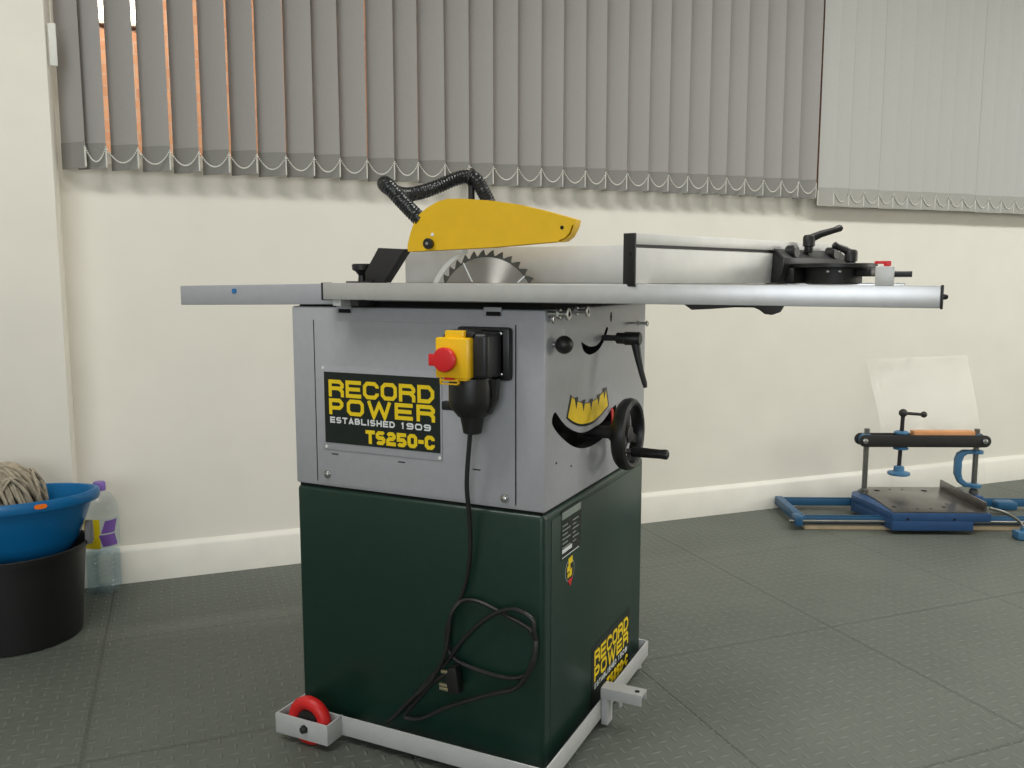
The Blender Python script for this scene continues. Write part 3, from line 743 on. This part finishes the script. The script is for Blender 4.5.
g = MB(); g.lathe((-.193, -.022, .190), (.35, 0, -.15), [(0, .005), (.01, .006)], 12)
g.prism([(-.186, -.034, .205), (-.168, -.034, .211), (-.160, -.034, .160), (-.184, -.034, .154), (-.190, -.034, .180)], (0, .022, 0), .004); up = g.build('mains_plug', M['black'], cb)
for z0, L in ((.193, .018), (.166, .022), (.1585, .022)):
    g = MB(); g.box(-.186-L, -.184, -.026, -.020, z0-.003, z0+.003, .0006, mtx=None); g.build('prong', mat('brass_prong', (200, 190, 160), .3, .9), up)
# stop on the rail
b = MB(); b.box(.531, .5555, -.063, -.037, TZ-.001, .9555, .001); st = b.build('rail_stop', M['alup'], saw)
g = MB(); g.box(.541, .5505, -.056, -.044, .9555, .9630, .0015); g.box(.529, .545, -.054, -.046, .9590, .9630, .0012); g.build('stop_lever', M['red'], st)
g = MB(); g.cyl((.5555, -.049, .9445), (.578, -.049, .9445), .0042, n=14); g.build('stop_rod', M['black'], st)

# rip fence, lying on the table behind the blade
rf = thing('rip_fence', (-.16, .31, TZ), 'plain low aluminium rip fence lying behind the saw blade', 'fence')
b = MB(); b.box(-.48, .135, .30, .322, TZ, TZ+.0765, .001); b.box(-.48, .135, .322, .340, TZ, TZ+.03, .001); fb = b.build('fence_body', M['alup'], rf)
# mitre fence and gauge
mg = thing('mitre_fence', (.17, -.056, TZ+.0012), 'long slotted aluminium mitre fence with black clamp levers over the rail', 'mitre fence')
U = Vector((.363, .932, 0)).normalized(); E_ = Vector((U.y, -U.x, 0)); O_ = Vector((.1810, -.0697, 0))
def mtx_l(): return Matrix.Translation(O_) @ Matrix((E_, U, Vector((0, 0, 1)))).transposed().to_4x4()
ML = mtx_l()           # local: x out towards the operator, y along the fence, z up
Z0 = TZ+.0005
b = MB()
b.box(-.021, 0, .004, .665, Z0, Z0+.0545, .0008, mtx=ML); b.box(-.021, 0, .004, .665, Z0+.0615, Z0+.0790, .0008, mtx=ML); b.box(-.021, -.003, .004, .665, Z0+.05, Z0+.065, mtx=ML)
fb = b.build('fence_extrusion', M['alup'], mg)
b = MB(); b.box(-.0032, -.0024, .004, .665, Z0+.0565, Z0+.0615, mtx=ML); b.build('slot_lining', M['blackm'], fb)
b = MB(); b.box(-.0225, .0012, 0, .004, Z0-.0045, Z0+.0790, .0008, mtx=ML); cp_ = b.build('fence_end_cap', M['black'], mg)
g = MB(); g.lathe(ML @ Vector((-.0095, 0, Z0+.047)), -U, [(0, .0035), (.0012, .003)], 12); g.build('cap_screw', M['black'], cp_)
b = MB(); y0 = .405
b.prism([ML @ Vector(q) for q in ((.0, y0, Z0), (.022, y0-.01, Z0), (.03, y0-.01, Z0+.02), (.03, y0-.002, Z0+.047), (.008, y0+.006, Z0+.064), (0, y0+.006, Z0+.064))], U*.255, .003)
bk = b.build('gauge_bracket', M['black'], mg)
for yy in (.445, .60):
    g = MB(); g.lathe(ML @ Vector((.012, yy, Z0+.058)), E_, [(0, .013), (.016, .013), (.019, .010)], 20); g.build('bracket_knob', M['black'], bk)
# protractor disc and its body
pc = ML @ Vector((.090, .475, 0))
b = MB(); b.lathe((pc.x, pc.y, Z0+.028), (0, 0, 1), [(0, .073), (.001, .0755), (.007, .0755), (.008, .074)], 48); b.box(-.002, .06, .43, .56, Z0+.029, Z0+.036, mtx=ML); b.build('protractor_disc', M['black'], mg)
b = MB(); b.lathe((pc.x, pc.y, Z0), (0, 0, 1), [(0, .050), (.0285, .050)], 40); b.box(.0, .04, .42, .53, Z0+.001, Z0+.028, .002, mtx=ML); pb_ = b.build('gauge_body', M['blackm'], mg)
for q in ((.103, .425, .021), (.120, .436, .021)):
    g = MB(); g.lathe(ML @ Vector(q)+Vector((0, 0, Z0)), (.2, -1, 0), [(0, .003), (.012, .003), (.013, .001)], 12); g.build('gauge_screw', M['steel'], pb_)
g = MB(); g.box(.141, .170, .455, .49, Z0+.012, Z0+.027, .002, mtx=ML); g.build('index_stop', M['black'], pb_)
b = MB(); b.box(.1405, .56, pc.y-.0095, pc.y+.0095, TZ-.011, TZ+.0006, .001); b.build('mitre_bar', M['steel'], mg)
def clamp_lever(base, tip, name):
    b = MB(); base = Vector(base); tip = Vector(tip)
    b.lathe(base-Vector((0, 0, .026)), (0, 0, 1), [(0, .0075), (.004, .0085), (.012, .0085), (.013, .0115), (.030, .0115), (.034, .009), (.035, .004)], 20)
    d = tip-base
    b.tube([base, base+d*.35+Vector((0, 0, .002)), base+d*.75, base+d*.94, tip], [.0085, .0068, .0058, .0068, .0045], 12)
    return b.build(name, M['black'], mg)
clamp_lever((.384, .398, 1.0145), (.441, .424, 1.0375), 'clamp_lever')
clamp_lever((.465, .356, .984), (.434, .343, 1.002), 'clamp_lever')

# ================================================================== MOBILE BASE
mb_ = thing('mobile_base', (-.27, .27, 0), 'light grey steel wheeled frame under the green cabinet, red wheels at its corner', 'mobile base')
FZ0, FZ1 = .0175, .0575
b = MB()
b.box(-.432, .022, -.040, -.0365, FZ0, FZ1, .0006); b.box(-.432, .0185, -.037, .02, FZ0, .0195)
b.box(.0185, .022, -.040, .590, FZ0, FZ1, .0006); b.box(-.03, .0185, -.037, .585, FZ0, .0197)
b.box(-.560, .022, .5865, .590, FZ0, FZ1, .0006); b.box(-.558, .022, .54, .588, FZ0, .0193)
b.box(-.560, -.5565, -.088, .638, FZ0, FZ1, .0006); b.box(-.558, -.53, .0, .588, FZ0, .0191)
for sg, ya, yb in ((1, -.088, -.0365), (-1, .638, .5865)):
    b.box(-.558, -.4294, min(ya, ya+sg*.0035), max(ya, ya+sg*.0035), FZ0-.001, FZ1+.0015, .0006)
    b.box(-.4325, -.429, min(ya+sg*.0004, yb), max(ya+sg*.0004, yb), FZ0-.001, FZ1+.0015, .0006)
    b.box(-.558, -.432, min(yb, yb-sg*.0035), max(yb, yb-sg*.0035), FZ0, FZ1+.0005, .0006)
fr = b.build('frame', M['frame'], mb_)

for yc_, sg in ((-.0700, -1), (.620, 1)):
    g = MB(); g.torus((-.486, yc_, .0505), (0, 1, 0), .0365, .0140, 44, 16)
    wl = g.build('wheel', M['redw'], mb_)
    g = MB(); g.lathe((-.486, yc_-.009, .0505), (0, 1, 0), [(0, .024), (.018, .024)], 28); g.build('hub', M['blackm'], wl)
    g = MB(); g.cyl((-.486, yc_-sg*.022, .0400), (-.486, yc_+sg*.025, .0400), .004, n=14)
    g.lathe((-.486, yc_+sg*.0185, .0400), (0, sg, 0), [(0, .0095), (.001, .0095), (.0012, .0075), (.007, .0072), (.009, .004)], 6); g.build('axle_bolt', M['blackm'], wl)
# foot pedal bracket
b = MB()
b.prism([(.0222, .253, .004), (.036, .253, .004), (.036, .253, .082), (.0222, .253, .082)], (0, .032, 0), .001)
PY0, PZ = .247, .087
b.prism([(.0222, PY0+y, PZ+z) for y, z in ((0, -.022), (0, -.004), (.002, 0), (.036, 0), (.038, -.004), (.038, -.022), (.035, -.022), (.035, -.006), (.003, -.006), (.003, -.022))], (.088, 0, 0))
b.box(.053, .058, PY0+.028, PY0+.038, PZ-.05, PZ-.005, .001)
pd = b.build('pedal_bracket', M['frame'], mb_)
g = MB(); g.lathe((.096, PY0+.018, PZ-.0001), (0, 0, 1), [(0, .0055), (.0009, .005)], 14); g.build('pedal_hole', M['void'], pd)
for y in (.555, .03):
    g = MB(); g.lathe((.0, y, 0), (0, 0, 1), [(0, .016), (.005, .016), (.006, .006), (.017, .006)], 20); g.build('levelling_foot', M['frame'], mb_)

# ================================================================== TUB, BUCKET, MOP, BOTTLE
BX, BY = -1.530, .030
bk = thing('bucket', (BX, BY, 0), 'black plastic bucket on the floor by the pillar, holding the blue tub', 'bucket')
b = MB(); b.lathe((BX, BY, 0), (0, 0, 1), [(.004, .02), (.0, .14), (.004, .150), (.22, .168), (.232, .169), (.233, .176), (.246, .177), (.248, .174), (.246, .170), (.225, .164), (.01, .146), (.008, .02)], 64, cap=True)
b.build('bucket_body', M['bucket'], bk)
d = Vector((math.sin(math.radians(38)), math.cos(math.radians(38)), 0)); d = Vector((.70, .71, 0)).normalized()
b = MB(); nrm = Vector((-d.y, d.x, 0)); c0 = Vector((BX, BY, 0))+d*.170
b.prism([c0-nrm*.022+Vector((0, 0, .236)), c0-nrm*.018+Vector((0, 0, .282)), c0-nrm*.008+Vector((0, 0, .294)), c0+nrm*.008+Vector((0, 0, .294)), c0+nrm*.018+Vector((0, 0, .282)), c0+nrm*.022+Vector((0, 0, .236))], d*.018, .002)
b.build('handle_lug', mat('grey_lug_plastic', (86, 86, 88), .5), bk)
TB = .252
tu = thing('washing_up_tub', (BX, BY, TB), 'round blue plastic tub with an orange sticker, sitting in the black bucket', 'tub')
b = MB(); b.lathe((BX, BY, TB-.23), (0, 0, 1), [(.185, .02), (.185, .115), (.190, .128), (.232, .155), (.325, .186), (.329, .189), (.330, .203), (.335, .206), (.352, .204), (.358, .199), (.357, .192), (.350, .188), (.330, .182), (.235, .150), (.195, .124), (.191, .02)], 72, cap=True)
tbo = b.build('tub_body', M['blue'], tu)
sp_ = Vector((.614, .79, 0)).normalized(); dp_ = Vector((-.79, .614, 0))
def oval(q):                                                 # the tub is oval, with a lip drawn out on one side
    w = Vector((q.x, q.y, 0)); a = w.dot(sp_); c = w.dot(dp_)*.58
    k = max(0, w.normalized().dot(sp_))**16*max(0, q.z+.23-.30)/.055 if w.length > .1 else 0
    v = sp_*(a+.006*k)+dp_*c
    return Vector((v.x, v.y, q.z+.002*k))
for v in tbo.data.vertices: v.co = oval(v.co)
a0 = math.atan2(-sp_.y*.0-dp_.y, -dp_.x)+.36
ring0 = []
for i in range(20):
    t = 2*PI*i/20; sx = math.copysign(abs(math.cos(t))**.7, math.cos(t)); sy = math.copysign(abs(math.sin(t))**.7, math.sin(t))
    aa = a0+sx*.075
    ring0.append(oval(Vector((.2058*math.cos(aa), .2058*math.sin(aa), (.345+.0062*sy)-.23)))+Vector((BX, BY, TB)))
b = MB(); b.prism(ring0, -dp_*.0012); b.build('price_sticker', M['orange'], tu)
# mop: strands draped from a crown, all one head of yarn
mp = thing('mop_head', (BX+.03, BY-.0, .192), 'grey string mop head heaped in the blue tub', 'mop')
MCX, MCY = BX-.052, BY+.0
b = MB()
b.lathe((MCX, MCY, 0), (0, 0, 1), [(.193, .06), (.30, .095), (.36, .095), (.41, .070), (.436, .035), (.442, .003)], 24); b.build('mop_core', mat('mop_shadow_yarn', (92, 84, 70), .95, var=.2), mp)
b = MB()
for i in range(78):
    a = 2*PI*i/78+random.uniform(-.04, .04); r1 = random.uniform(.097, .112); top = random.uniform(.443, .456); w = random.uniform(.15, .5)
    P = []
    for t, rr, z in ((0, .008, top), (.2, .04, top-.004), (.45, .070, top-.022), (.75, .094, top-.065), (1, .105, .345), (1.2, .106, .28)):
        aa = a+w*t+random.uniform(-.03, .03); r_ = rr*r1/.105
        P.append((MCX+r_*math.cos(aa), MCY+r_*math.sin(aa), z+random.uniform(-.003, .003)))
    b.tube(spline(P, 4), random.uniform(.0040, .0054), 6)
for i in range(10):
    a = random.uniform(0, 2*PI); a2 = a+random.uniform(.5, 1.2)
    P = [(MCX+r_*math.cos(q), MCY+r_*math.sin(q), z) for q, r_, z in ((a, .113, .35), (a+.1, .106, .39), ((a+a2)/2, .085, .430), (a2-.1, .108, .39), (a2, .114, .34))]
    b.tube(spline(P, 5), .0045, 6)
b.build('mop_strands', M['mop'], mp)
# bottle
bx, by = -1.608, .357
bo = thing('water_bottle', (bx, by, 0), 'clear plastic water bottle with a purple cap standing by the wall', 'bottle')
prof = [(.006, .012), (.0, .033), (.004, .043), (.012, .0465)]
z = .02
while z < .125: prof += [(z, .0480), (z+.006, .0480), (z+.010, .0458)]; z += .014
prof += [(.138, .0490), (.142, .0495), (.236, .0495), (.240, .0490), (.262, .0475), (.285, .0410), (.300, .0300), (.309, .0190), (.312, .0140), (.330, .0135)]
b = MB(); b.lathe((bx, by, 0), (0, 0, 1), prof, 40); b.build('bottle_body', M['pet'], bo)
b = MB(); b.lathe((bx, by, 0), (0, 0, 1), [(.003, .02), (.006, .037)]+[(z_, r_-.002) for z_, r_ in prof[3:] if z_ < .12]+[(.122, .0455)], 32); b.build('water', M['water'], bo)
b = MB(); b.lathe((bx, by, .312), (0, 0, 1), [(0, .0175), (.003, .0180), (.022, .0172), (.025, .0155)], 32); b.build('cap', M['purple'], bo)
av = math.atan2(-1.386-by, .603-bx)
def arcpatch(a0, a1, z0, z1, r, skew=0):
    q = MB(); k = 12; A = []
    for i in range(k+1):
        a = a0+(a1-a0)*i/k
        A.append([q.bm.verts.new((bx+r*math.cos(a), by+r*math.sin(a), z0)), q.bm.verts.new((bx+r*math.cos(a+skew), by+r*math.sin(a+skew), z1))])
    for x, y in zip(A, A[1:]): q.bm.faces.new((x[0], y[0], y[1], x[1]))
    return q
lab = arcpatch(av-1.35, av+1.5, .143, .234, .0499).build('label_film', M['pet'], bo)
lab['label'] = 'yellow and purple label'
arcpatch(av-1.3, av-.10, .145, .234, .0502).build('yellow_panel', mat('label_yellow', (222, 200, 24), .45), lab)
arcpatch(av-.05, av+.75, .190, .228, .0504, .25).build('purple_panel', mat('label_purple', (112, 78, 158), .45), lab)
arcpatch(av+.02, av+.95, .150, .186, .0504, -.2).build('purple_panel', bpy.data.materials['label_purple'], lab)
# ================================================================== BLUE PRESS
PF = Vector((.519, 2.02, 0)); PA = math.radians(24.5)
pr = thing('bench_press', PF+Vector((.24, .25, 0)), 'blue cast screw clamp press with a flat steel bed and black crossbar by the wall', 'press')
PM = Matrix.Translation(PF) @ Matrix.Rotation(PA, 4, 'Z')
def pv(u, v, z): return PM @ Vector((u, v, z))
UP = PM.to_3x3() @ Vector((1, 0, 0)); VP = PM.to_3x3() @ Vector((0, 1, 0))
BZ0, BZ1 = .0165, .086
plan = [(0, 0), (.358, 0), (.372, .30), (.37, .40), (.06, .40), (-.03, .33), (-.052, .275), (-.03, .20)]
plan2 = [(0, 0), (.295, 0), (.30, .40), (.06, .40), (-.03, .33), (-.052, .275), (-.03, .20)]
b = MB(); b.prism([pv(u, v, BZ0) for u, v in plan2], (0, 0, .040), .002); b.prism([pv(u, v, .050) for u, v in plan], (0, 0, BZ1-.004-.050), .003)
bb = b.build('bed_casting', M['pressb'], pr)
for u in (.055, .225):
    g = MB(); g.lathe(pv(u, 0, .060), -VP, [(0, .005), (.0015, .0045)], 14); g.build('casting_hole', M['void'], bb)
b = MB(); b.prism([pv(u, v, BZ1-.004) for u, v in [(.004, .006), (.348, .006), (.366, .30), (.364, .394), (.065, .394), (.0, .345), (.012, .20)]], (0, 0, .005), .001); bt = b.build('bed_plate', M['bed'], pr)
for u, v, r in ((.035, .075, .010), (.22, .075, .008), (.07, .33, .012), (.26, .33, .012), (.11, .05, .005), (.16, .05, .005), (.13, .35, .004), (.18, .35, .004), (.25, .12, .005)):
    g = MB(); g.lathe(pv(u, v, BZ1+.001), (0, 0, 1), [(0, r), (.0006, r*.95)], 16); g.build('bed_hole', M['void'], bt)
# side fence plate standing on the bed
b = MB(); b.prism([pv(.338, .01, BZ1+.001), pv(.352, .395, BZ1+.001), pv(.352, .395, BZ1+.032), pv(.338, .01, BZ1+.036)], UP*.008, .001); b.build('bed_fence', M['bed'], pr)
# rails, left and right of the bed: long U channels
b = MB()
for v in (.075, .345):
    for (y0, y1, z0, z1) in ((-.016, .016, .023, .027), (-.016, -.012, .023, .050), (.012, .016, .023, .050)):
        b.box(-.300 if v > .2 else -.325, .80, v+y0, v+y1, z0, z1, .001, mtx=PM)
b.box(-.33, -.30, .055, .365, .019, .054, .004, mtx=PM); b.box(.78, .81, .055, .365, .019, .054, .004, mtx=PM)
b.box(-.345, -.315, .035, .095, .018, .058, .008, mtx=PM)
b.box(.52, .60, .255, .31, .024, .060, .01, mtx=PM)
b.build('rail_frame', M['presst'], pr)
b = MB(); b.cyl(pv(-.362, .052, .036), pv(.79, .052, .036), .006, n=14); b.build('guide_rod', M['post'], pr)
b = MB(); b.box(-.30, .62, .066, .116, .0005, .0160, .001, mtx=PM)
bt_ = b.build('press_board', M['wood'], None); 
# posts
PV = .300
for u, zt in ((.007, .347), (.442, .347)):
    b = MB(); b.cyl(pv(u, PV, BZ1-.01), pv(u, PV, zt), .0105, n=20); b.lathe(pv(u, PV, BZ1-.004), (0, 0, 1), [(0, .017), (.018, .017), (.022, .012)], 20); b.build('post', M['post'], pr)
b = MB(); b.box(.407, .470, PV-.03, PV+.03, .02, BZ1-.006, .004, mtx=PM); b.build('post_block', M['pressb'], pr)
for u in (.007, .442):
    b = MB(); b.lathe(pv(u, PV, .276), (0, 0, 1), [(0, .019), (.004, .021), (.044, .021), (.046, .016)], 24)
    b.cyl(pv(u-.0, PV-.022, .301), pv(u, PV+.02, .301), .026, n=28); b.build('post_collar', M['pressl'], pr)
# crossbar: two straps with round ends
def strap(v0, v1, name):
    q = MB(); P = []
    for i in range(13): a = PI/2+PI*i/12; P.append((-.008+.024*math.cos(a), .301+.024*math.sin(a)))
    for i in range(13): a = -PI/2+PI*i/12; P.append((.462+.024*math.cos(a), .301+.024*math.sin(a)))
    q.prism([pv(u, v0, z) for u, z in P], VP*(v1-v0), .001)
    return q.build(name, M['blackm'], pr)
strap(PV-.028, PV-.022, 'crossbar_strap'); strap(PV+.022, PV+.028, 'crossbar_strap')
for u in (-.008, .462):
    g = MB(); g.lathe(pv(u, PV-.028, .301), -VP, [(0, .0105), (.003, .010), (.005, .006)], 18); g.build('strap_bolt', M['steel'], pr)
b = MB(); b.box(.185, .425, PV-.02, PV+.018, .318, .340, .001, mtx=PM); b.build('wooden_strip', M['owood'], pr)
# screw
b = MB(); b.cyl(pv(.141, PV, .185), pv(.146, PV, .400), .0078, n=18); b.build('screw_spindle', M['blackm'], pr)
b = MB(); b.lathe(pv(.1435, PV, .264), (0, 0, 1), [(0, .028), (.006, .029), (.010, .0205), (.060, .0205), (.064, .028), (.070, .028), (.074, .02)], 26); b.build('screw_nut', M['pressl'], pr)
b = MB(); b.lathe(pv(.141, PV, .160), (0, 0, 1), [(0, .040), (.003, .043), (.010, .042), (.014, .026), (.016, .021), (.034, .019), (.037, .012)], 30); b.build('pressure_foot', M['pressl'], pr)
b = MB(); b.ball(pv(.146, PV, .410), .0165); b.cyl(pv(.146, PV, .410), pv(.226, PV, .404), .0062, n=14); b.ball(pv(.228, PV, .404), .0125); b.build('screw_handle', M['blackm'], pr)
# C shaped blue bracket on the right post
b = MB()
Cp = [(.455, .262), (.392, .262), (.370, .250), (.361, .225), (.361, .165), (.378, .130), (.402, .112), (.455, .112), (.455, .126), (.412, .128), (.392, .146), (.386, .170), (.386, .215), (.392, .236), (.405, .246), (.455, .248)]
b.prism([pv(u, PV-.012, z) for u, z in Cp], VP*.024, .003)
for z in (.110, .248): b.lathe(pv(.446, PV, z), (0, 0, 1), [(0, .024), (.012, .024), (.014, .018)], 24)
b.build('c_bracket', M['pressl'], pr)
# bent rod with a small blue clamp on the right
b = MB(); b.tube(spline([pv(.345, -.01, .106), pv(.39, -.022, .095), pv(.432, -.03, .072), pv(.452, -.036, .048), pv(.455, -.04, .018)], 6), .0058, 12); b.build('bent_rod', M['post'], pr)
b = MB(); b.box(.425, .485, -.066, -.020, .002, .032, .004, mtx=PM); b.cyl(pv(.456, -.04, .03), pv(.456, -.04, .045), .011); b.build('rod_clamp', M['pressl'], pr)
tag(bt_, 'pale pine board lying on the floor under the blue press', 'board'); bt_.name = 'wooden_board'
# clear sheet leaning against the wall
b = MB(); K, J = 14, 8; G = []
for j in range(J+1):
    t = j/J; row = []
    for i in range(K+1):
        w = i/K
        s = (2.20*(1-w)+2.742*w)*(1-t)+(2.117*(1-w)+2.697*w)*t
        y = -(.118*(1-t)+.012*t)-.016*math.sin(PI*t)+.006*math.sin(5*w+2*t)*(1-t)*.6
        row.append(b.bm.verts.new(wp(s, y, .001+.601*t)))
    G.append(row)
for j in range(J):
    for i in range(K): b.bm.faces.new((G[j][i], G[j][i+1], G[j+1][i+1], G[j+1][i]))
r_ = bmesh.ops.solidify(b.bm, geom=list(b.bm.faces), thickness=.0015)
cs = b.build('plastic_sheet', M['film']); tag(cs, 'clear plastic sheet leaning on the wall behind the blue press', 'plastic sheet')
